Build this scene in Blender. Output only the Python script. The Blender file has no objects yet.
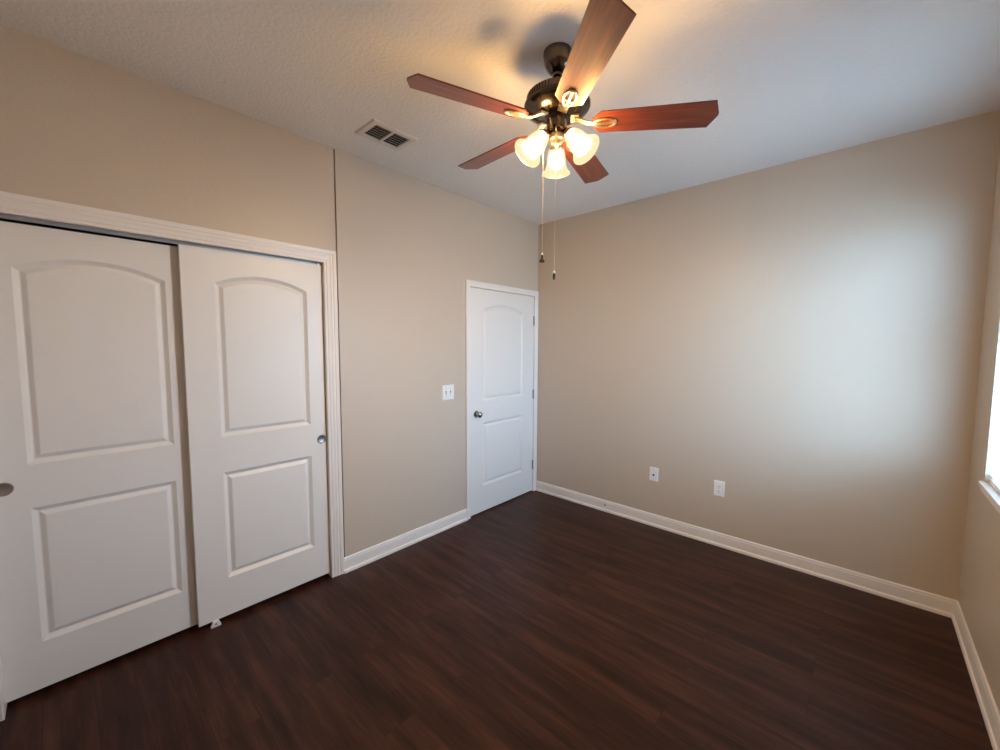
import bpy, bmesh, math, random
from mathutils import Vector, Matrix
random.seed(7)
S = bpy.context.scene
COL = S.collection
PI = math.pi

# ------------------------------------------------------------------ camera
W, D, H = 3.007, 3.81, 2.781            # room: x 0..W, y -D..0, z 0..H
CAM = Vector((2.54346, -3.37061, 1.54026))
YAW, PITCH, ROLL = -0.73893, -0.07240, 0.003574
fw = Vector((math.sin(YAW)*math.cos(PITCH), math.cos(YAW)*math.cos(PITCH), math.sin(PITCH)))
rt0 = Vector((math.cos(YAW), -math.sin(YAW), 0)); up0 = rt0.cross(fw)
rt = math.cos(ROLL)*rt0 + math.sin(ROLL)*up0
up = -math.sin(ROLL)*rt0 + math.cos(ROLL)*up0
cd = bpy.data.cameras.new('camera'); cam = bpy.data.objects.new('camera', cd); COL.objects.link(cam)
cd.sensor_width = 36; cd.lens = 36*400.01/1000; cd.clip_start = .02
M3 = Matrix((rt, up, -fw)).transposed()
cam.matrix_world = Matrix.Translation(CAM) @ M3.to_4x4()
S.camera = cam

# ------------------------------------------------------------------ world, light, exposure
SKY = 21.4
BULB = 1150.0
w = bpy.data.worlds.new('daylight'); S.world = w; w.use_nodes = True
nt = w.node_tree; nt.nodes.clear()
out = nt.nodes.new('ShaderNodeOutputWorld'); bg = nt.nodes.new('ShaderNodeBackground')
tc = nt.nodes.new('ShaderNodeTexCoord'); sx = nt.nodes.new('ShaderNodeSeparateXYZ')
mr = nt.nodes.new('ShaderNodeMapRange'); mr.inputs['From Min'].default_value = -.08; mr.inputs['From Max'].default_value = .08
mx = nt.nodes.new('ShaderNodeMix'); mx.data_type = 'RGBA'
mx.inputs['A'].default_value = (.57, .79, 1.02, 1); mx.inputs['B'].default_value = (.68, 1.08, 1.62, 1)
nt.links.new(tc.outputs['Generated'], sx.inputs[0]); nt.links.new(sx.outputs['Z'], mr.inputs['Value'])
nt.links.new(mr.outputs[0], mx.inputs['Factor']); nt.links.new(mx.outputs['Result'], bg.inputs['Color'])
bg.inputs['Strength'].default_value = SKY
nt.links.new(bg.outputs[0], out.inputs['Surface'])
WY0, WY1, WZ0, WZ1 = -1.28, -.362, .885, 2.38     # window opening in the right wall
pl = bpy.data.lights.new('window_sky_portal', 'AREA'); pl.shape = 'RECTANGLE'
pl.size = WY1-WY0; pl.size_y = WZ1-WZ0; pl.cycles.is_portal = True
po = bpy.data.objects.new('window_sky_portal', pl); COL.objects.link(po)
po.location = (W+.17, (WY0+WY1)/2, (WZ0+WZ1)/2); po.rotation_euler = (PI/2, 0, PI/2)
S.view_settings.view_transform = 'Standard'; S.view_settings.look = 'None'
S.view_settings.exposure = 0.0; S.view_settings.gamma = 1.0
S.view_settings.use_curve_mapping = False
S.cycles.max_bounces = 10; S.cycles.diffuse_bounces = 6; S.cycles.transparent_max_bounces = 16
S.cycles.sample_clamp_indirect = 6.0

# ------------------------------------------------------------------ materials
def mat(name, col, rough=.5, metal=0, spec=.5, coat=0):
    m = bpy.data.materials.new(name); m.use_nodes = True
    b = m.node_tree.nodes['Principled BSDF']
    b.inputs['Base Color'].default_value = (*col, 1); b.inputs['Roughness'].default_value = rough
    b.inputs['Metallic'].default_value = metal; b.inputs['Specular IOR Level'].default_value = spec
    b.inputs['Coat Weight'].default_value = coat
    return m
def nodes(m):
    t = m.node_tree; return t, t.nodes, t.links, t.nodes['Principled BSDF']
def add_bump(m, scale, strength, dist=.002, stretch=(1, 1, 1), detail=3):
    t, N, L, b = nodes(m)
    c = N.new('ShaderNodeTexCoord'); mp = N.new('ShaderNodeMapping'); mp.inputs['Scale'].default_value = stretch
    n = N.new('ShaderNodeTexNoise'); n.inputs['Scale'].default_value = scale; n.inputs['Detail'].default_value = detail
    bu = N.new('ShaderNodeBump'); bu.inputs['Strength'].default_value = strength; bu.inputs['Distance'].default_value = dist
    L.new(c.outputs['Object'], mp.inputs[0]); L.new(mp.outputs[0], n.inputs['Vector'])
    L.new(n.outputs['Fac'], bu.inputs['Height']); L.new(bu.outputs[0], b.inputs['Normal'])
    return n

M_WALL = mat('beige_paint', (.55, .468, .385), .42, spec=.45); add_bump(M_WALL, 90, .35, .0025)
M_CEIL = mat('ceiling_texture', (.84, .835, .835), .85, spec=.2); add_bump(M_CEIL, 60, .75, .005, detail=4)
M_TRIM = mat('white_trim_paint', (.79, .75, .725), .35)
M_DOOR = mat('white_door_paint', (.77, .75, .73), .38); add_bump(M_DOOR, 30, .22, .0012, (22, 22, 1.0), 4)
M_DARK = mat('painted_duct_shade', (.02, .018, .016), .9)
M_NICKEL = mat('satin_nickel', (.36, .33, .31), .42, 1)
M_CHROME = mat('dark_chrome', (.42, .41, .40), .12, 1)
M_HINGE = mat('hinge_steel', (.30, .29, .28), .3, 1)
M_ALU = mat('aluminium', (.62, .62, .62), .38, .55)
M_PLATE = mat('white_plastic', (.83, .82, .82), .35)
M_SLOT = mat('black_slot', (.03, .03, .03), .6)
M_VENT = mat('vent_enamel', (.72, .69, .66), .45)
M_FANMET = mat('antique_pewter', (.115, .095, .082), .20, 1)
M_BRASS = mat('polished_brass', (.88, .76, .56), .33, 1)
M_COPPER = mat('copper_socket', (.62, .42, .30), .3, 1)
M_BLIND = mat('blind_slat', (.82, .84, .85), .5)
M_VINYL = mat('window_vinyl', (.82, .82, .82), .4)
M_CHAIN = mat('chain_brass', (.80, .74, .66), .3, .6)
M_SHELL = mat('closet_shade_tone', (.20, .18, .16), .8)  # dark colour stands in for the closet's inner shade, so door gaps read dark

# dark wood plank floor
M_FLOOR = mat('dark_wood_planks', (.03, .017, .012), .40, spec=.18)
t, N, L, b = nodes(M_FLOOR)
c = N.new('ShaderNodeTexCoord')
br = N.new('ShaderNodeTexBrick'); br.offset = .37; br.offset_frequency = 2
for k, v in (('Scale', 1), ('Mortar Size', .0012), ('Mortar Smooth', .3), ('Bias', 0), ('Brick Width', 1.22), ('Row Height', .152)):
    br.inputs[k].default_value = v
br.inputs['Color1'].default_value = (.25, .25, .25, 1); br.inputs['Color2'].default_value = (.75, .75, .75, 1); br.inputs['Mortar'].default_value = (0, 0, 0, 1)
L.new(c.outputs['Object'], br.inputs['Vector'])
mp = N.new('ShaderNodeMapping'); mp.inputs['Scale'].default_value = (1.1, 11, 1)
L.new(c.outputs['Object'], mp.inputs[0])
off = N.new('ShaderNodeVectorMath'); off.operation = 'MULTIPLY_ADD'; off.inputs[1].default_value = (7, 7, 7)
L.new(br.outputs['Color'], off.inputs[0]); L.new(mp.outputs[0], off.inputs[2])
n1 = N.new('ShaderNodeTexNoise'); n1.inputs['Scale'].default_value = 1.6; n1.inputs['Detail'].default_value = 6; n1.inputs['Roughness'].default_value = .62
L.new(off.outputs[0], n1.inputs['Vector'])
mp2 = N.new('ShaderNodeMapping'); mp2.inputs['Scale'].default_value = (3, 90, 1); L.new(c.outputs['Object'], mp2.inputs[0])
n2 = N.new('ShaderNodeTexNoise'); n2.inputs['Scale'].default_value = 2; n2.inputs['Detail'].default_value = 4; L.new(mp2.outputs[0], n2.inputs['Vector'])
ad = N.new('ShaderNodeMath'); ad.operation = 'MULTIPLY_ADD'; ad.inputs[1].default_value = .35
L.new(n2.outputs['Fac'], ad.inputs[0]); L.new(n1.outputs['Fac'], ad.inputs[2])
ad2 = N.new('ShaderNodeMath'); ad2.operation = 'MULTIPLY_ADD'; ad2.inputs[1].default_value = .10
L.new(br.outputs['Color'], ad2.inputs[0]); L.new(ad.outputs[0], ad2.inputs[2])
cr = N.new('ShaderNodeValToRGB'); e = cr.color_ramp.elements
e[0].position = .50; e[0].color = (.0125, .0045, .0031, 1); e[1].position = .97; e[1].color = (.078, .029, .0185, 1)
x = e.new(.7); x.color = (.033, .0118, .0074, 1)
L.new(ad2.outputs[0], cr.inputs[0])
mm = N.new('ShaderNodeMix'); mm.data_type = 'RGBA'; mm.inputs['B'].default_value = (.014, .008, .006, 1)
L.new(br.outputs['Fac'], mm.inputs['Factor']); L.new(cr.outputs[0], mm.inputs['A']); L.new(mm.outputs['Result'], b.inputs['Base Color'])
bu = N.new('ShaderNodeBump'); bu.inputs['Strength'].default_value = .25; bu.inputs['Distance'].default_value = .001
L.new(ad.outputs[0], bu.inputs['Height']); L.new(bu.outputs[0], b.inputs['Normal'])

# cherry blade wood (grain along local x)
M_BLADE = mat('cherry_wood', (.30, .08, .035), .36, spec=.6, coat=.3)
t, N, L, b = nodes(M_BLADE)
c = N.new('ShaderNodeTexCoord'); mp = N.new('ShaderNodeMapping'); mp.inputs['Scale'].default_value = (3, 45, 45)
n1 = N.new('ShaderNodeTexNoise'); n1.inputs['Scale'].default_value = 1.5; n1.inputs['Detail'].default_value = 5
cr = N.new('ShaderNodeValToRGB'); e = cr.color_ramp.elements
e[0].position = .3; e[0].color = (.10, .018, .008, 1); e[1].position = .72; e[1].color = (.25, .055, .024, 1)
L.new(c.outputs['Object'], mp.inputs[0]); L.new(mp.outputs[0], n1.inputs['Vector']); L.new(n1.outputs['Fac'], cr.inputs[0]); L.new(cr.outputs[0], b.inputs['Base Color'])

# frosted lamp glass, its glow put in as emission: part of the bulb's light passes straight through
M_GLASS = bpy.data.materials.new('frosted_lamp_glass'); M_GLASS.use_nodes = True
t = M_GLASS.node_tree; N, L = t.nodes, t.links; N.clear()
o_ = N.new('ShaderNodeOutputMaterial'); tr = N.new('ShaderNodeBsdfTransparent'); em = N.new('ShaderNodeEmission'); gl = N.new('ShaderNodeBsdfGlossy')
tr.inputs[0].default_value = (1, .93, .80, 1); em.inputs[0].default_value = (1, .78, .45, 1); em.inputs[1].default_value = 1.3
gl.inputs['Roughness'].default_value = .15
a1 = N.new('ShaderNodeMixShader'); a2 = N.new('ShaderNodeMixShader'); a1.inputs[0].default_value = .05; a2.inputs[0].default_value = .65
L.new(em.outputs[0], a1.inputs[1]); L.new(gl.outputs[0], a1.inputs[2]); L.new(tr.outputs[0], a2.inputs[1]); L.new(a1.outputs[0], a2.inputs[2]); L.new(a2.outputs[0], o_.inputs[0])
M_BULB = bpy.data.materials.new('lit_bulb'); M_BULB.use_nodes = True
t = M_BULB.node_tree; N, L = t.nodes, t.links; N.clear()
o_ = N.new('ShaderNodeOutputMaterial'); em = N.new('ShaderNodeEmission'); em.inputs[0].default_value = (1, .65, .30, 1); em.inputs[1].default_value = BULB
L.new(em.outputs[0], o_.inputs[0])
M_PANE = bpy.data.materials.new('window_glass'); M_PANE.use_nodes = True
t = M_PANE.node_tree; N, L = t.nodes, t.links; N.clear()
o_ = N.new('ShaderNodeOutputMaterial'); tr = N.new('ShaderNodeBsdfTransparent'); gl = N.new('ShaderNodeBsdfGlossy'); gl.inputs['Roughness'].default_value = .02
a1 = N.new('ShaderNodeMixShader'); a1.inputs[0].default_value = .06; tr.inputs[0].default_value = (.93, .97, .96, 1)
L.new(tr.outputs[0], a1.inputs[1]); L.new(gl.outputs[0], a1.inputs[2]); L.new(a1.outputs[0], o_.inputs[0])

# ------------------------------------------------------------------ mesh helpers
def new_bm(): return bmesh.new()
def finish(name, bm, m, parent=None, smooth=False, bevel=0, recalc=True):
    if recalc: bmesh.ops.recalc_face_normals(bm, faces=bm.faces)
    me = bpy.data.meshes.new(name); bm.to_mesh(me); bm.free()
    me.materials.append(m)
    o = bpy.data.objects.new(name, me); COL.objects.link(o)
    if parent is not None: o.parent = parent
    if smooth:
        for p in me.polygons: p.use_smooth = True
        md = o.modifiers.new('smooth', 'EDGE_SPLIT'); md.split_angle = math.radians(38)
    if bevel:
        md = o.modifiers.new('bevel', 'BEVEL'); md.width = bevel; md.segments = 2; md.limit_method = 'ANGLE'; md.angle_limit = math.radians(40)
    return o
def box(bm, x0, x1, y0, y1, z0, z1):
    v = [bm.verts.new((x, y, z)) for x in (x0, x1) for y in (y0, y1) for z in (z0, z1)]
    for f in ((0, 1, 3, 2), (4, 6, 7, 5), (0, 4, 5, 1), (2, 3, 7, 6), (0, 2, 6, 4), (1, 5, 7, 3)):
        bm.faces.new([v[i] for i in f])
    return bm
def lathe(bm, prof, seg=40, mtx=None, close_ends=True):
    """prof: (r, z) list, spun about local z."""
    mtx = mtx or Matrix.Identity(4); rings = []
    for r, z in prof:
        if r < 1e-6: rings.append([bm.verts.new(mtx @ Vector((0, 0, z)))])
        else: rings.append([bm.verts.new(mtx @ Vector((r*math.cos(2*PI*k/seg), r*math.sin(2*PI*k/seg), z))) for k in range(seg)])
    for a, b_ in zip(rings, rings[1:]):
        for k in range(seg):
            k2 = (k+1) % seg
            if len(a) == 1 and len(b_) == 1: continue
            if len(a) == 1: bm.faces.new((a[0], b_[k], b_[k2]))
            elif len(b_) == 1: bm.faces.new((a[k], b_[0], a[k2]))
            else: bm.faces.new((a[k], b_[k], b_[k2], a[k2]))
    if close_ends:
        for r in (rings[0], rings[-1]):
            if len(r) > 1: bm.faces.new(r)
    return bm
def tube(bm, pts, rad, seg=10, closed=False):
    pts = [Vector(p) for p in pts]; n = len(pts); rings = []
    rads = rad if isinstance(rad, (list, tuple)) else [rad]*n
    prev = None
    for i, p in enumerate(pts):
        a = pts[(i-1) % n] if (closed or i > 0) else p
        b_ = pts[(i+1) % n] if (closed or i < n-1) else p
        d = (b_-a).normalized()
        if prev is None:
            ref = Vector((0, 0, 1)) if abs(d.z) < .9 else Vector((1, 0, 0)); u = d.cross(ref).normalized()
        else: u = (prev - d*prev.dot(d)).normalized()
        prev = u; v = d.cross(u)
        rings.append([bm.verts.new(p + rads[i]*(math.cos(2*PI*k/seg)*u + math.sin(2*PI*k/seg)*v)) for k in range(seg)])
    for i in range(n if closed else n-1):
        a, b_ = rings[i], rings[(i+1) % n]
        for k in range(seg): bm.faces.new((a[k], b_[k], b_[(k+1) % seg], a[(k+1) % seg]))
    if not closed: bm.faces.new(rings[0]); bm.faces.new(rings[-1])
    return bm
def sweep(bm, prof, path, closed_prof=False):
    """prof: list of (u, h); path(u, h) -> list of points, one per station."""
    rows = [[bm.verts.new(p) for p in path(u, h)] for u, h in prof]
    n = len(rows[0])
    for a, b_ in zip(rows, rows[1:] + ([rows[0]] if closed_prof else [])):
        for i in range(n-1): bm.faces.new((a[i], a[i+1], b_[i+1], b_[i]))
    for i in (0, n-1): bm.faces.new([r[i] for r in rows])
    return bm
def align_z(d, loc):
    q = Vector((0, 0, 1)).rotation_difference(Vector(d).normalized())
    return Matrix.Translation(loc) @ q.to_matrix().to_4x4()
def empty(name, loc=(0, 0, 0)):
    o = bpy.data.objects.new(name, None); COL.objects.link(o); o.location = loc; o.empty_display_size = .1
    return o
def tag(o, label=None, cat=None, kind=None, group=None):
    if label: o['label'] = label
    if cat: o['category'] = cat
    if kind: o['kind'] = kind
    if group: o['group'] = group
    return o
def struct(o, label, cat): return tag(o, label, cat, 'structure')

# ------------------------------------------------------------------ room shell
CY0, CY1, CZ = -3.602, -2.231, 2.058      # closet opening inside its casing
DY0, DY1, DZ = -.966, -.061, 2.045        # hinged door leaf
JOINT = -2.1415
bm = new_bm(); box(bm, -.9, W+.2, -D-.12, .12, -.1, 0)
struct(finish('floor', bm, M_FLOOR), 'dark brown wood plank floor covering the whole room', 'floor')
bm = new_bm(); box(bm, -.9, W+.2, -D-.12, .12, H, H+.12)
struct(finish('ceiling', bm, M_CEIL), 'textured white ceiling above the fan', 'ceiling')
bm = new_bm(); box(bm, -.9, W+.2, 0, .12, 0, H)
struct(finish('wall_back', bm, M_WALL), 'beige wall with two small plates low down and daylight on its right', 'wall')
bm = new_bm(); box(bm, -.9, W+.2, -D-.12, -D, 0, H)
struct(finish('wall_front', bm, M_WALL), 'beige wall behind the camera', 'wall')
bm = new_bm(); T = -.12
box(bm, T, 0, DY1+.02, 0, 0, H); box(bm, T, 0, DY0-.02, DY1+.02, DZ+.02, H); box(bm, T, 0, JOINT+.0042, DY0-.02, 0, H)
struct(finish('wall_left', bm, M_WALL), 'beige wall between the closet and the far corner, holding the light switch', 'wall')
bm = new_bm(); xs = -.004
box(bm, T, xs, -D, CY0-.02, 0, H); box(bm, T, xs, CY1+.02, JOINT-.0042, 0, H); box(bm, T, xs, CY0-.02, CY1+.02, CZ+.045, H)
box(bm, T, -.016, JOINT-.0042, JOINT+.0042, 0, H)
struct(finish('wall_closet', bm, M_WALL), 'beige wall above and around the sliding closet doors', 'wall')
bm = new_bm()
box(bm, W, W+.15, -D, WY0, 0, H); box(bm, W, W+.15, WY1, 0, 0, H); box(bm, W, W+.15, WY0, WY1, 0, WZ0-.02); box(bm, W, W+.15, WY0, WY1, WZ1, H)
struct(finish('wall_right', bm, M_WALL), 'beige wall at the right edge with the window in it', 'wall')
# closed shells behind the closet and the hinged door so no daylight leaks in
bm = new_bm(); box(bm, -.9, -.85, -D, 0, 0, H); box(bm, -.85, T, -1.75, -1.65, 0, H)
struct(finish('wall_closet_back', bm, M_SHELL), 'closet wall behind the sliding doors, shade put into its colour', 'wall')

# ------------------------------------------------------------------ trim
def casing(bm, y0, y1, zt, prof, x0):
    return sweep(bm, prof, lambda u, h: [(x0+h, y0-u, 0), (x0+h, y0-u, zt+u), (x0+h, y1+u, zt+u), (x0+h, y1+u, 0)])
CAS = [(0, 0), (0, .009), (.006, .011), (.010, .0085), (.016, .0085), (.020, .011), (.034, .0125), (.046, .0155), (.050, .013), (.056, .013), (.060, .016), (.076, .018), (.080, .016), (.080, 0)]
bm = new_bm(); casing(bm, CY0, CY1, CZ, CAS, xs)
struct(finish('trim_1', bm, M_TRIM), 'white grooved casing around the sliding closet doors', 'trim')
bm = new_bm()   # closet jamb lining
box(bm, T, xs, CY1, CY1+.019, 0, CZ+.045); box(bm, T, xs, CY0-.019, CY0, 0, CZ+.045); box(bm, T, xs, CY0, CY1, CZ+.026, CZ+.045)
struct(finish('trim_2', bm, M_TRIM), 'white jamb lining inside the closet opening', 'trim')
CAS2 = [(0, 0), (0, .008), (.006, .011), (.012, .009), (.03, .012), (.042, .015), (.050, .015), (.0535, .012), (.0535, 0)]
bm = new_bm(); casing(bm, DY0-.003, DY1+.003, DZ+.004, CAS2, 0)
struct(finish('trim_3', bm, M_TRIM), 'white casing around the hinged door in the corner', 'trim')
bm = new_bm()
box(bm, T, .0, DY1+.003, DY1+.02, 0, DZ+.02); box(bm, T, .0, DY0-.02, DY0-.003, 0, DZ+.02); box(bm, T, .0, DY0-.003, DY1+.003, DZ+.004, DZ+.02)
box(bm, -.06, -.045, DY1-.010, DY1+.003, 0, DZ); box(bm, -.06, -.045, DY0-.003, DY0+.010, 0, DZ); box(bm, -.06, -.045, DY0, DY1, DZ-.01, DZ+.004)
struct(finish('trim_4', bm, M_TRIM), 'white jamb behind the hinged door', 'trim')

BASE = [(0, .103), (.006, .103), (.009, .097), (.010, .088), (.012, .082), (.013, .050), (.0135, .024), (.0165, .023), (.020, .019), (.022, .012), (.022, 0), (0, 0)]
bm = new_bm(); sweep(bm, BASE, lambda d, z: [(d, DY0-.0565, z), (d, -2.1535, z)])
struct(finish('baseboard_left', bm, M_TRIM), 'short white baseboard between closet casing and hinged door', 'baseboard')
bm = new_bm(); sweep(bm, BASE, lambda d, z: [(0.0, -d, z), (W-d, -d, z)])
bb = struct(finish('baseboard_back', bm, M_TRIM), 'long white baseboard along the far wall below the two plates', 'baseboard')
bm = new_bm(); sweep(bm, BASE, lambda d, z: [(W-d, -d, z), (W-d, -D, z)])
struct(finish('baseboard_right', bm, M_TRIM), 'white baseboard below the window on the right', 'baseboard')
bm = new_bm(); sweep(bm, BASE, lambda d, z: [(0, -D+d, z), (W, -D+d, z)])
struct(finish('baseboard_front', bm, M_TRIM), 'white baseboard behind the camera', 'baseboard')

# ------------------------------------------------------------------ moulded two-panel doors
def arch_loop(y0, y1, z0, zs, za, d, n=22):
    """panel outline inset by d: straight sides, arched (or flat when za == zs) top."""
    c, hw = (y0+y1)/2, (y1-y0)/2
    pts = [(y0+d, z0+d), (y1-d, z0+d)]
    if za - zs < 1e-4: return pts + [(y1-d, zs-d), (y0+d, zs-d)]
    s = za-zs; R = (hw*hw+s*s)/(2*s); zc = za-R; r = R-d; h = hw-d
    a0 = math.asin(h/r)
    for k in range(n+1):
        a = a0 - 2*a0*k/n; pts.append((c+r*math.sin(a), zc+r*math.cos(a)))
    return pts
GROOVE = [(0, 0), (.002, -.0015), (.017, -.0135), (.020, -.0145), (.023, -.0140), (.038, -.0035), (.042, -.0025)]
def door_leaf(name, y0, y1, z0, z1, panels, xf, th, m, parent=None, scale=1.0):
    bm = new_bm()
    oc = [bm.verts.new((0, y, z)) for y, z in ((y0, z0), (y1, z0), (y1, z1), (y0, z1))]
    edges = [bm.edges.new((oc[i], oc[(i+1) % 4])) for i in range(4)]
    for p in panels:
        prev = None
        for i, (d, x) in enumerate(GROOVE):
            lp = [bm.verts.new((x, y, z)) for y, z in arch_loop(*p, d*scale)]
            n = len(lp)
            if prev is None: edges += [bm.edges.new((lp[k], lp[(k+1) % n])) for k in range(n)]
            else:
                for k in range(n): bm.faces.new((prev[k], prev[(k+1) % n], lp[(k+1) % n], lp[k]))
            prev = lp
        bm.faces.new(prev)
    bmesh.ops.triangle_fill(bm, use_beauty=True, use_dissolve=False, edges=edges)
    bc = [bm.verts.new((-th, v.co.y, v.co.z)) for v in oc]
    for i in range(4): bm.faces.new((oc[i], oc[(i+1) % 4], bc[(i+1) % 4], bc[i]))
    bm.faces.new(bc)
    o = finish(name, bm, m, parent, smooth=True)
    o.modifiers['smooth'].split_angle = math.radians(8)
    o.location.x = xf
    return o
def cup_pull(parent, xf, y, z):
    bm = new_bm()
    lathe(bm, [(0, .0006), (.0205, .0006), (.0215, .0012), (.024, .0032), (.0275, .0032), (.029, .0008), (.029, 0)], 32, align_z((1, 0, 0), (0, y, z)), False)
    finish('cup_pull', bm, M_NICKEL, parent, True)
# left door (rear track) and right door (front track)
dl = door_leaf('sliding_closet_door', -3.609, -2.885, .026, 2.037, [(-3.49, -3.0, 1.028, 1.858, 1.917), (-3.49, -3.0, .236, .838, .838)], -.065, .035, M_DOOR)
tag(dl, 'white arched-panel sliding closet door on the left, set back on the rear track', 'closet door', 'thing')
cup_pull(dl, -.065, -3.560, .940)
dr = door_leaf('sliding_closet_door', -2.945, -2.236, .030, 2.043, [(-2.804, -2.330, 1.040, 1.868, 1.926), (-2.804, -2.330, .244, .842, .842)], -.020, .035, M_DOOR)
tag(dr, 'white arched-panel sliding closet door on the right, overlapping the other in front', 'closet door', 'thing')
cup_pull(dr, -.020, -2.264, .937)
bm = new_bm(); box(bm, -.004, .002, -2.262, -2.246, 2.040, 2.052)
finish('roller_bracket', bm, M_PLATE, dr)
# track under the head jamb
bm = new_bm(); zt = CZ+.026
box(bm, -.100, -.006, CY0, CY1, zt-.004, zt); box(bm, -.010, -.006, CY0, CY1, zt-.026, zt-.004)
box(bm, -.060, -.056, CY0, CY1, zt-.036, zt-.004); box(bm, -.100, -.096, CY0, CY1, zt-.020, zt-.004)
tag(finish('closet_door_track', bm, M_ALU), 'grey metal sliding track under the closet casing head', 'door track', 'thing')
# floor guide
bm = new_bm(); y = -2.872
prof = [(-.025, 0), (.025, 0), (.024, .008), (.012, .034), (-.012, .034), (-.024, .008)]
a = [bm.verts.new((-.019, y+p, q)) for p, q in prof]; b2 = [bm.verts.new((-.006, y+p*.92, q*.95)) for p, q in prof]
bm.faces.new(a); bm.faces.new(b2)
for i in range(6): bm.faces.new((a[i], a[(i+1) % 6], b2[(i+1) % 6], b2[i]))
fg = tag(finish('floor_guide', bm, M_PLATE, bevel=.0015), 'small white plastic door guide on the floor under the closet doors', 'door guide', 'thing')
bm = new_bm(); lathe(bm, [(0, 0), (.0055, 0), (.0045, .0015), (0, .0015)], 14, align_z((1, 0, 0), (-.0058, y, .016)), False)
finish('screw', bm, M_NICKEL, fg)

# hinged door
de = door_leaf('door_1', DY0, DY1, .012, DZ, [(-.807, -.235, 1.040, 1.868, 1.926), (-.807, -.235, .252, .843, .843)], -.002, .04, M_DOOR)
struct(de, 'white hinged two-panel door with round knob in the far left corner', 'door')
bm = new_bm(); ky, kz = -.893, .931; kx = 0
lathe(bm, [(0, 0), (.032, 0), (.032, .003), (.029, .007), (.014, .009), (.011, .013), (.011, .030), (.016, .036), (.0245, .042), (.027, .050), (.0255, .058), (.019, .064), (.010, .0665), (0, .067)], 36, align_z((1, 0, 0), (kx, ky, kz)), False)
finish('door_knob', bm, M_CHROME, de, True)
for hz in (1.80, 1.04, .29):
    bm = new_bm(); hy = DY1+.0015
    tube(bm, [(.0045, hy, hz-.045), (.0045, hy, hz+.045)], .0062, 12)
    for q in (-.048, .048): tube(bm, [(.0045, hy, hz+q-.003), (.0045, hy, hz+q+.003)], .0048, 12)
    box(bm, .0020, .0032, hy-.016, hy, hz-.045, hz+.045)
    finish('hinge', bm, M_HINGE, de, True)

# ------------------------------------------------------------------ plates
def plate(bm, w, h, t_=.006):
    """faceplate in local (u, v), thickness along local z, chamfered rim"""
    r0 = [bm.verts.new((sx_*w/2, sy*h/2, 0)) for sx_, sy in ((-1, -1), (1, -1), (1, 1), (-1, 1))]
    r1 = [bm.verts.new((sx_*w/2, sy*h/2, t_*.45)) for sx_, sy in ((-1, -1), (1, -1), (1, 1), (-1, 1))]
    r2 = [bm.verts.new((sx_*(w/2-.005), sy*(h/2-.005), t_)) for sx_, sy in ((-1, -1), (1, -1), (1, 1), (-1, 1))]
    for a, b_ in ((r0, r1), (r1, r2)):
        for i in range(4): bm.faces.new((a[i], a[(i+1) % 4], b_[(i+1) % 4], b_[i]))
    bm.faces.new(r2); bm.faces.new(r0)
    return bm
def wall_thing(name, loc, rot):
    o = empty(name, loc); o.rotation_euler = rot; return o
LEFT = (PI/2, 0, PI/2)      # local z -> +x, local x -> +y, local y -> +z
BACK = (PI/2, 0, 0)         # local z -> -y, local x -> +x
sw = wall_thing('light_switch', (0, -1.220, 1.154), LEFT)
tag(sw, 'white double toggle light switch on the wall beside the hinged door', 'light switch')
finish('plate', plate(new_bm(), .124, .124), M_PLATE, sw)
for u in (-.024, .024):
    bm = new_bm(); box(bm, u-.006, u+.006, -.013, .013, .0055, .0065); finish('toggle_slot', bm, M_SLOT, sw)
    bm = new_bm(); r0 = [bm.verts.new(p) for p in ((u-.0045, -.010, .006), (u+.0045, -.010, .006), (u+.0045, .003, .006), (u-.0045, .003, .006))]
    r1 = [bm.verts.new(p) for p in ((u-.004, -.013, .019), (u+.004, -.013, .019), (u+.004, -.006, .020), (u-.004, -.006, .020))]
    bm.faces.new(r0); bm.faces.new(r1)
    for i in range(4): bm.faces.new((r0[i], r0[(i+1) % 4], r1[(i+1) % 4], r1[i]))
    finish('toggle', bm, M_PLATE, sw)
    for v in (-.030, .030):
        bm = new_bm(); lathe(bm, [(0, .0058), (.0032, .0058), (.0026, .0072), (0, .0074)], 12, Matrix.Translation((u, v, 0)), False); finish('screw', bm, M_NICKEL, sw)
cj = wall_thing('cable_jack_plate', (1.260, 0, .450), BACK)
tag(cj, 'white wall plate with one dark jack, left of the pair on the far wall', 'wall plate')
finish('plate', plate(new_bm(), .074, .118), M_PLATE, cj)
bm = new_bm(); lathe(bm, [(0, .014), (.002, .014), (.0045, .014), (.0045, .0075), (.0085, .0075), (.0085, .0055)], 20, Matrix.Translation((-.002, -.006, 0)), False); finish('coaxial_jack', bm, M_SLOT, cj, True)
for v in (-.042, .042):
    bm = new_bm(); lathe(bm, [(0, .0058), (.0032, .0058), (.0026, .0072), (0, .0074)], 12, Matrix.Translation((0, v, 0)), False); finish('screw', bm, M_NICKEL, cj)
po_ = wall_thing('power_outlet', (1.765, 0, .450), BACK)
tag(po_, 'white duplex power outlet, right of the pair on the far wall', 'power outlet')
finish('plate', plate(new_bm(), .076, .120), M_PLATE, po_)
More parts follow.
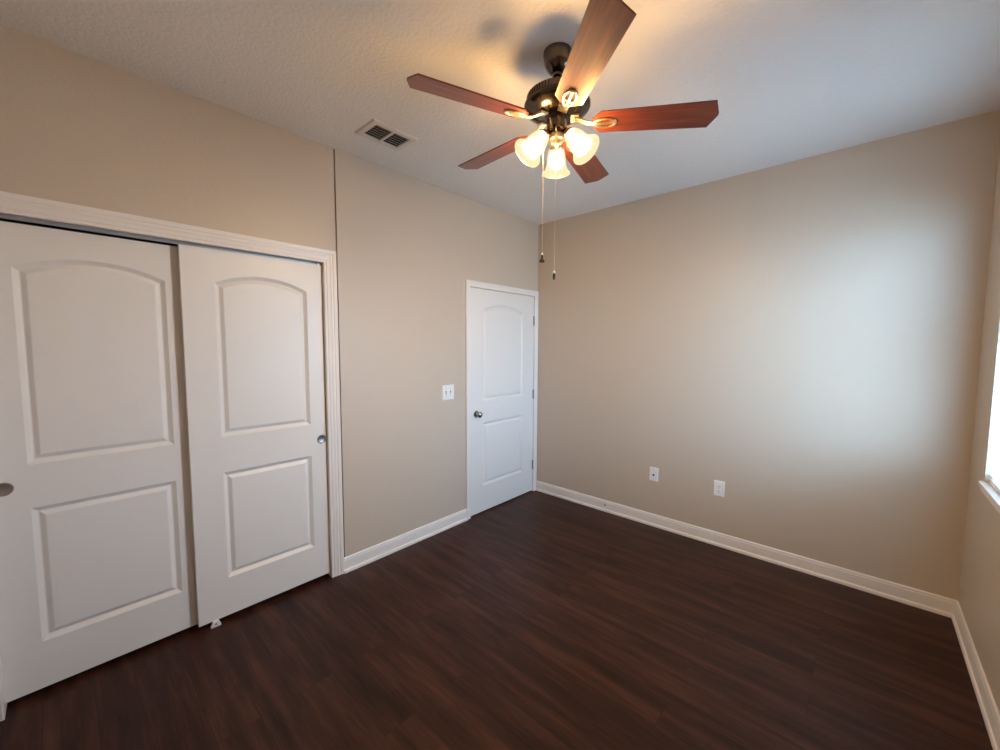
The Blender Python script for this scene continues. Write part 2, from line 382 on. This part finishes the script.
for v in (-.0195, .0195):
    bm = new_bm(); pts = []
    for k in range(24):
        a = 2*PI*k/24; pts.append((.0172*math.cos(a), max(-.0135, min(.0135, .0172*math.sin(a)))))
    r0 = [bm.verts.new((p, q+v, .0055)) for p, q in pts]; r1 = [bm.verts.new((p*.96, q*.96+v, .0085)) for p, q in pts]
    bm.faces.new(r1)
    for i in range(24): bm.faces.new((r0[i], r0[(i+1) % 24], r1[(i+1) % 24], r1[i]))
    rc = finish('receptacle', bm, M_PLATE, po_)
    bm = new_bm()
    for u, hh in ((-.0065, .0042), (.0065, .0036)): box(bm, u-.0012, u+.0012, v+.002-hh, v+.002+hh, .0084, .0089)
    lathe(bm, [(0, .0089), (.0026, .0089), (.0026, .0084)], 14, Matrix.Translation((0, v-.0085, 0)), False)
    finish('slots', bm, M_SLOT, rc)
bm = new_bm(); lathe(bm, [(0, .0058), (.0032, .0058), (.0026, .0072), (0, .0074)], 12, None, False); finish('screw', bm, M_NICKEL, po_)
# small dark screw hole left in the far baseboard
bm = new_bm(); lathe(bm, [(0, .0012), (.006, .0012), (.008, .0004), (.008, 0)], 16, align_z((0, -1, 0), (.818, -.0131, .058)), False)
finish('screw_hole', bm, M_SLOT, bb)

# ------------------------------------------------------------------ ceiling vent
vx0, vx1, vy0, vy1 = .276, .492, -2.150, -1.856
vt = empty('air_vent', ((vx0+vx1)/2, (vy0+vy1)/2, H)); tag(vt, 'white louvred air vent on the ceiling above the closet corner', 'air vent')
hx, hy = (vx1-vx0)/2, (vy1-vy0)/2
bm = new_bm()
def rect(hx_, hy_, z, cy=0): return [bm.verts.new((a*hx_, cy+b_*hy_, z)) for a, b_ in ((-1, -1), (1, -1), (1, 1), (-1, 1))]
rings = [rect(hx, hy, 0), rect(hx, hy, -.004), rect(hx-.008, hy-.008, -.010), rect(hx-.034, hy-.034, -.010), rect(hx-.036, hy-.036, -.001)]
for a, b_ in zip(rings, rings[1:]):
    for i in range(4): bm.faces.new((a[i], a[(i+1) % 4], b_[(i+1) % 4], b_[i]))
finish('frame', bm, M_VENT, vt)
bm = new_bm(); box(bm, -hx+.036, hx-.036, -hy+.036, hy-.036, -.0015, -.0005); finish('dark_duct_sheet', bm, M_DARK, vt)  # flat dark sheet, the shade of the duct put into its colour
bm = new_bm(); box(bm, -hx+.035, hx-.035, -.006, .006, -.0105, -.0016); finish('divider', bm, M_VENT, vt)
for s in (-1, 1):
    for k in range(6):
        xk = -hx+.047 + k*(2*hx-.094)/5
        bm = new_bm(); c0, c1 = (.006, hy-.035) if s > 0 else (-hy+.035, -.006)
        v = [bm.verts.new(p) for p in ((xk+.0060, c0, -.0100), (xk-.0060, c0, -.0030), (xk-.0068, c0, -.0037), (xk+.0052, c0, -.0107))]
        v2 = [bm.verts.new((p.co.x, c1, p.co.z)) for p in v]
        for i in range(4): bm.faces.new((v[i], v[(i+1) % 4], v2[(i+1) % 4], v2[i]))
        bm.faces.new(v); bm.faces.new(v2)
        finish('louvre', bm, M_VENT, vt)

# ------------------------------------------------------------------ window and blind in the right wall
wn = struct(empty('window_1', (W, (WY0+WY1)/2, WZ0)), 'white framed window behind the blind at the right edge', 'window')
def wk(name, bm, m, par=wn, **k):
    o = finish(name, bm, m, par, **k); o.matrix_parent_inverse = Matrix.Translation(-wn.location) if par is wn else Matrix.Identity(4); return o
bm = new_bm(); fx0, fx1 = W+.095, W+.145; q = .045
box(bm, fx0, fx1, WY0, WY1, WZ0, WZ0+q); box(bm, fx0, fx1, WY0, WY1, WZ1-q, WZ1); box(bm, fx0, fx1, WY0, WY0+q, WZ0+q, WZ1-q); box(bm, fx0, fx1, WY1-q, WY1, WZ0+q, WZ1-q)
zm = (WZ0+WZ1)/2; box(bm, fx0+.005, fx1-.005, WY0+q, WY1-q, zm-.02, zm+.02)
wk('window_frame', bm, M_VINYL)
bm = new_bm(); box(bm, W+.118, W+.122, WY0+q, WY1-q, WZ0+q, zm-.02); box(bm, W+.118, W+.122, WY0+q, WY1-q, zm+.02, WZ1-q); wk('pane', bm, M_PANE)
bm = new_bm(); box(bm, W-.018, W+.095, WY0, WY1, WZ0-.02, WZ0); box(bm, W-.018, W, WY1, WY1+.018, WZ0-.02, WZ0); box(bm, W-.018, W, WY0-.018, WY0, WZ0-.02, WZ0)
box(bm, W-.010, W, WY0-.012, WY1+.012, WZ0-.045, WZ0-.02); wk('window_sill', bm, M_TRIM, bevel=.002)
bl = empty('window_blind', (W+.036, (WY0+WY1)/2, WZ0)); tag(bl, 'pale horizontal slat blind covering the window at the right edge', 'window blind')
B0, B1 = WY0-bl.location.y+.006, WY1-bl.location.y-.006
bm = new_bm(); box(bm, -.024, .024, B0, B1, WZ1-WZ0-.05, WZ1-WZ0-.004); finish('headrail', bm, M_BLIND, bl)
bm = new_bm(); box(bm, -.022, .022, B0, B1, .004, .022); finish('bottom_rail', bm, M_BLIND, bl)
bm = new_bm(); z = .045; TILT = math.radians(8)
while z < WZ1-WZ0-.06:
    pr = []
    for k in range(7):
        u = -.0245 + .049*k/6; cv = .0028*(1-(u/.0245)**2)
        pr.append((u*math.cos(TILT)-cv*math.sin(TILT), z + u*math.sin(TILT) + cv*math.cos(TILT)))
    full = pr + [(a+.0004, c-.0026) for a, c in reversed(pr)]
    v = [bm.verts.new((a, B0, c)) for a, c in full]; v2 = [bm.verts.new((a, B1, c)) for a, c in full]
    for i in range(len(full)): bm.faces.new((v[i], v[(i+1) % len(full)], v2[(i+1) % len(full)], v2[i]))
    bm.faces.new(v); bm.faces.new(v2); z += .0425
finish('slats', bm, M_BLIND, bl)
for y in (B1-.12, 0, B0+.12):
    bm = new_bm(); box(bm, -.0265, -.0255, y-.002, y+.002, .02, WZ1-WZ0-.05); finish('ladder_cord', bm, M_BLIND, bl)

# ------------------------------------------------------------------ ceiling fan
FX, FY = 1.516, -1.887
fan = empty('ceiling_fan', (FX, FY, H)); tag(fan, 'five-blade ceiling fan with cherry wood blades and three lit glass shades', 'ceiling fan')
def fz(z): return z-H
def fp(name, bm, m, par=fan, **k): return finish(name, bm, m, par, **k)
bm = new_bm(); lathe(bm, [(0, 0), (.060, 0), (.061, -.012), (.058, -.018), (.056, -.045), (.048, -.066), (.034, -.082), (.022, -.090), (.020, -.098), (0, -.098)], 40, None, False); fp('canopy', bm, M_FANMET, smooth=True)
bm = new_bm(); lathe(bm, [(0, -.095), (.0125, -.095), (.0125, fz(2.635)), (.022, fz(2.632)), (.024, fz(2.615)), (0, fz(2.615))], 24, None, False); fp('downrod', bm, M_FANMET, smooth=True)
mp_ = [(0, 2.628), (.040, 2.627), (.085, 2.622), (.112, 2.612), (.124, 2.604), (.128, 2.600), (.128, 2.574), (.135, 2.571), (.1405, 2.565), (.1405, 2.556), (.136, 2.549), (.126, 2.543), (.118, 2.536), (.098, 2.524), (.075, 2.517), (.060, 2.514), (0, 2.514)]
bm = new_bm(); lathe(bm, [(r, fz(z)) for r, z in mp_], 64, None, False); mh = fp('motor_housing', bm, M_FANMET, smooth=True)
bm = new_bm()
for k in range(60):
    a = 2*PI*k/60; ca, sa = math.cos(a), math.sin(a)
    vs = []
    for rr in (.126, .1305):
        for s in (-.0028, .0028):
            for zz in (2.575, 2.599): vs.append(bm.verts.new((rr*ca-s*sa, rr*sa+s*ca, fz(zz))))
    for f in ((0, 1, 3, 2), (4, 6, 7, 5), (0, 4, 5, 1), (2, 3, 7, 6), (0, 2, 6, 4), (1, 5, 7, 3)): bm.faces.new([vs[i] for i in f])
fp('vent_band', bm, M_FANMET, mh)
sp = [(0, 2.516), (.050, 2.516), (.052, 2.510), (.044, 2.506), (.043, 2.468), (.047, 2.464), (.048, 2.456), (.040, 2.450), (.030, 2.446), (0, 2.446)]
bm = new_bm(); lathe(bm, [(r, fz(z)) for r, z in sp], 40, None, False); fp('switch_housing', bm, M_FANMET, smooth=True)
bm = new_bm(); lathe(bm, [(r, fz(z)) for r, z in [(0, 2.447), (.030, 2.447), (.036, 2.440), (.036, 2.424), (.030, 2.416), (.016, 2.412), (.008, 2.408), (.009, 2.400), (.006, 2.394), (0, 2.392)]], 32, None, False); fp('light_fitter', bm, M_BRASS, smooth=True)

R0, R1 = .150, .640
BZ = 2.487
def blade_bm():
    bm = new_bm(); w0, w1 = .056, .068
    def hw(r): return w0+(w1-w0)*(r-R0)/(R1-R0)
    out_ = [(R0, -.024), (R0+.034, -hw(R0+.034)), (R1-.026, -w1), (R1-.001, -.006), (R1-.001, .006), (R1-.026, w1), (R0+.034, hw(R0+.034)), (R0, .024)]
    a = [bm.verts.new((r, y, .003)) for r, y in out_]; b_ = [bm.verts.new((r, y, -.003)) for r, y in out_]
    bm.faces.new(a); bm.faces.new(b_)
    for i in range(len(a)): bm.faces.new((a[i], a[(i+1) % len(a)], b_[(i+1) % len(a)], b_[i]))
    return bm
def iron_bm():
    bm = new_bm(); zb = -.0065
    loop = []
    for k in range(28):
        a = 2*PI*k/28; ca, sa = math.cos(a), math.sin(a)
        loop.append((.197+.047*ca, .0235*sa*(1+.12*ca), zb))
    tube(bm, loop, .0043, 8, True)
    tube(bm, [(.158, 0, zb), (.19, 0, zb-.001), (.238, 0, zb)], [.006, .0045, .0045], 8)
    tube(bm, [(.070, -.007, .026), (.095, -.007, .016), (.125, -.006, .000), (.165, -.004, zb)], [.0055, .0055, .005, .005], 8)
    tube(bm, [(.070, .007, .026), (.095, .007, .016), (.125, .006, .000), (.165, .004, zb)], [.0055, .0055, .005, .005], 8)
    box(bm, .058, .092, -.020, .020, .022, .029)
    for u, v in ((.178, .012), (.178, -.012), (.222, 0)): lathe(bm, [(0, -.0075), (.006, -.0065), (.006, -.003)], 12, Matrix.Translation((u, v, 0)), False)
    return bm
blade0 = iron0 = None
PIT = math.radians(-12)
LEAN = Matrix.Rotation(.034, 4, Vector((math.sin(math.radians(210)), -math.cos(math.radians(210)), 0)))   # the blades hang a little out of level
for ang in (-113, -41, 31, 103, 175):
    if blade0 is None:
        blade0 = fp('blade', blade_bm(), M_BLADE); iron0 = finish('blade_iron', iron_bm(), M_BRASS, blade0, smooth=True)
        bo = blade0
    else:
        bo = blade0.copy(); COL.objects.link(bo); bo.parent = fan
        io = iron0.copy(); COL.objects.link(io); io.parent = bo
    bo.location = (0, 0, fz(BZ)); bo.rotation_mode = 'QUATERNION'
    bo.rotation_quaternion = (LEAN @ Matrix.Rotation(math.radians(ang), 4, 'Z') @ Matrix.Rotation(PIT, 4, 'X')).to_quaternion()

shade_out = [(.027, 0), (.029, .004), (.033, .012), (.0385, .028), (.0415, .048), (.043, .066), (.046, .082), (.052, .097), (.0595, .108), (.0625, .111)]
shade_in = [(r-.003, z+.001) for r, z in reversed(shade_out)]
TL = math.radians(41)
for ang in (4.7, -115.3, 124.7):
    a = math.radians(ang); dirn = Vector((math.cos(a)*math.sin(TL), math.sin(a)*math.sin(TL), -math.cos(TL)))
    rad = Vector((math.cos(a), math.sin(a), 0))
    neck = rad*.062 + Vector((0, 0, fz(2.433)))
    bm = new_bm(); st = rad*.030 + Vector((0, 0, fz(2.434)))
    tube(bm, [st, st.lerp(neck, .5)+Vector((0, 0, .004)), neck-dirn*.012], [.010, .009, .009], 12)
    arm = fp('light_arm', bm, M_COPPER, smooth=True)
    bm = new_bm(); lathe(bm, [(0, -.020), (.012, -.020), (.018, -.012), (.024, .000), (.0305, .005), (.0305, .013), (.026, .014), (0, .014)], 28, align_z(dirn, neck), False)
    finish('socket_cup', bm, M_COPPER, arm, True)
    bm = new_bm(); mt_ = align_z(dirn, neck+dirn*.006); lathe(bm, shade_out+shade_in, 48, mt_, False)
    tube(bm, [mt_ @ Vector((.0618*math.cos(2*PI*k/48), .0618*math.sin(2*PI*k/48), .1125)) for k in range(48)], .0028, 8, True)
    sh = fp('lamp_shade', bm, M_GLASS, smooth=True); tag(sh, 'frosted glass bell shade around a lit bulb')
    bm = new_bm()
    lathe(bm, [(0, .014), (.013, .016), (.017, .028), (.026, .042), (.0325, .056), (.034, .068), (.030, .081), (.018, .091), (0, .095)], 20, align_z(dirn, neck+dirn*.006), False)
    finish('bulb', bm, M_BULB, sh, True)

def pull_chain(x0, y0, z0, z1, kind):
    bm = new_bm(); tube(bm, [(x0, y0, fz(z0)), (x0, y0, fz(z1))], .0008, 6)
    z = z0
    while z > z1:
        lathe(bm, [(0, .0016), (.0013, .0009), (.0016, 0), (.0013, -.0009), (0, -.0016)], 6, Matrix.Translation((x0, y0, fz(z))), False); z -= .0075
    ch = fp('pull_chain', bm, M_CHAIN)
    bm = new_bm(); mt = Matrix.Translation((x0, y0, fz(z1)))
    if kind == 0: pr = [(0, .002), (.003, .002), (.005, -.003), (.004, -.010), (.007, -.016), (.0115, -.024), (.012, -.029), (.006, -.031), (0, -.031)]
    else: pr = [(0, -.010), (.0042, -.011), (.0058, -.016), (.0062, -.028), (.0045, -.036), (.002, -.038), (0, -.038)]
    lathe(bm, pr, 20, mt, False); finish('chain_pendant', bm, M_FANMET, ch, True)
    bm = new_bm()
    if kind == 0: pr = [(0, .012), (.0035, .010), (.0045, .006), (.0032, .001), (0, .001)]
    else: pr = [(0, .002), (.004, 0), (.0058, -.005), (.0045, -.011), (0, -.011)]
    lathe(bm, pr, 16, mt, False); finish('chain_bead', bm, M_PLATE, ch, True)
# anchor points on the switch housing (towards the camera side)
cr_ = Vector((rt.x, rt.y, 0)).normalized(); cf = Vector((fw.x, fw.y, 0)).normalized()
pa = cr_*(-.058) + cf*(-.010); pb = cr_*(-.009) + cf*(-.046)
pull_chain(pa.x, pa.y, 2.462, 1.935, 0)
pull_chain(pb.x, pb.y, 2.462, 1.862, 1)
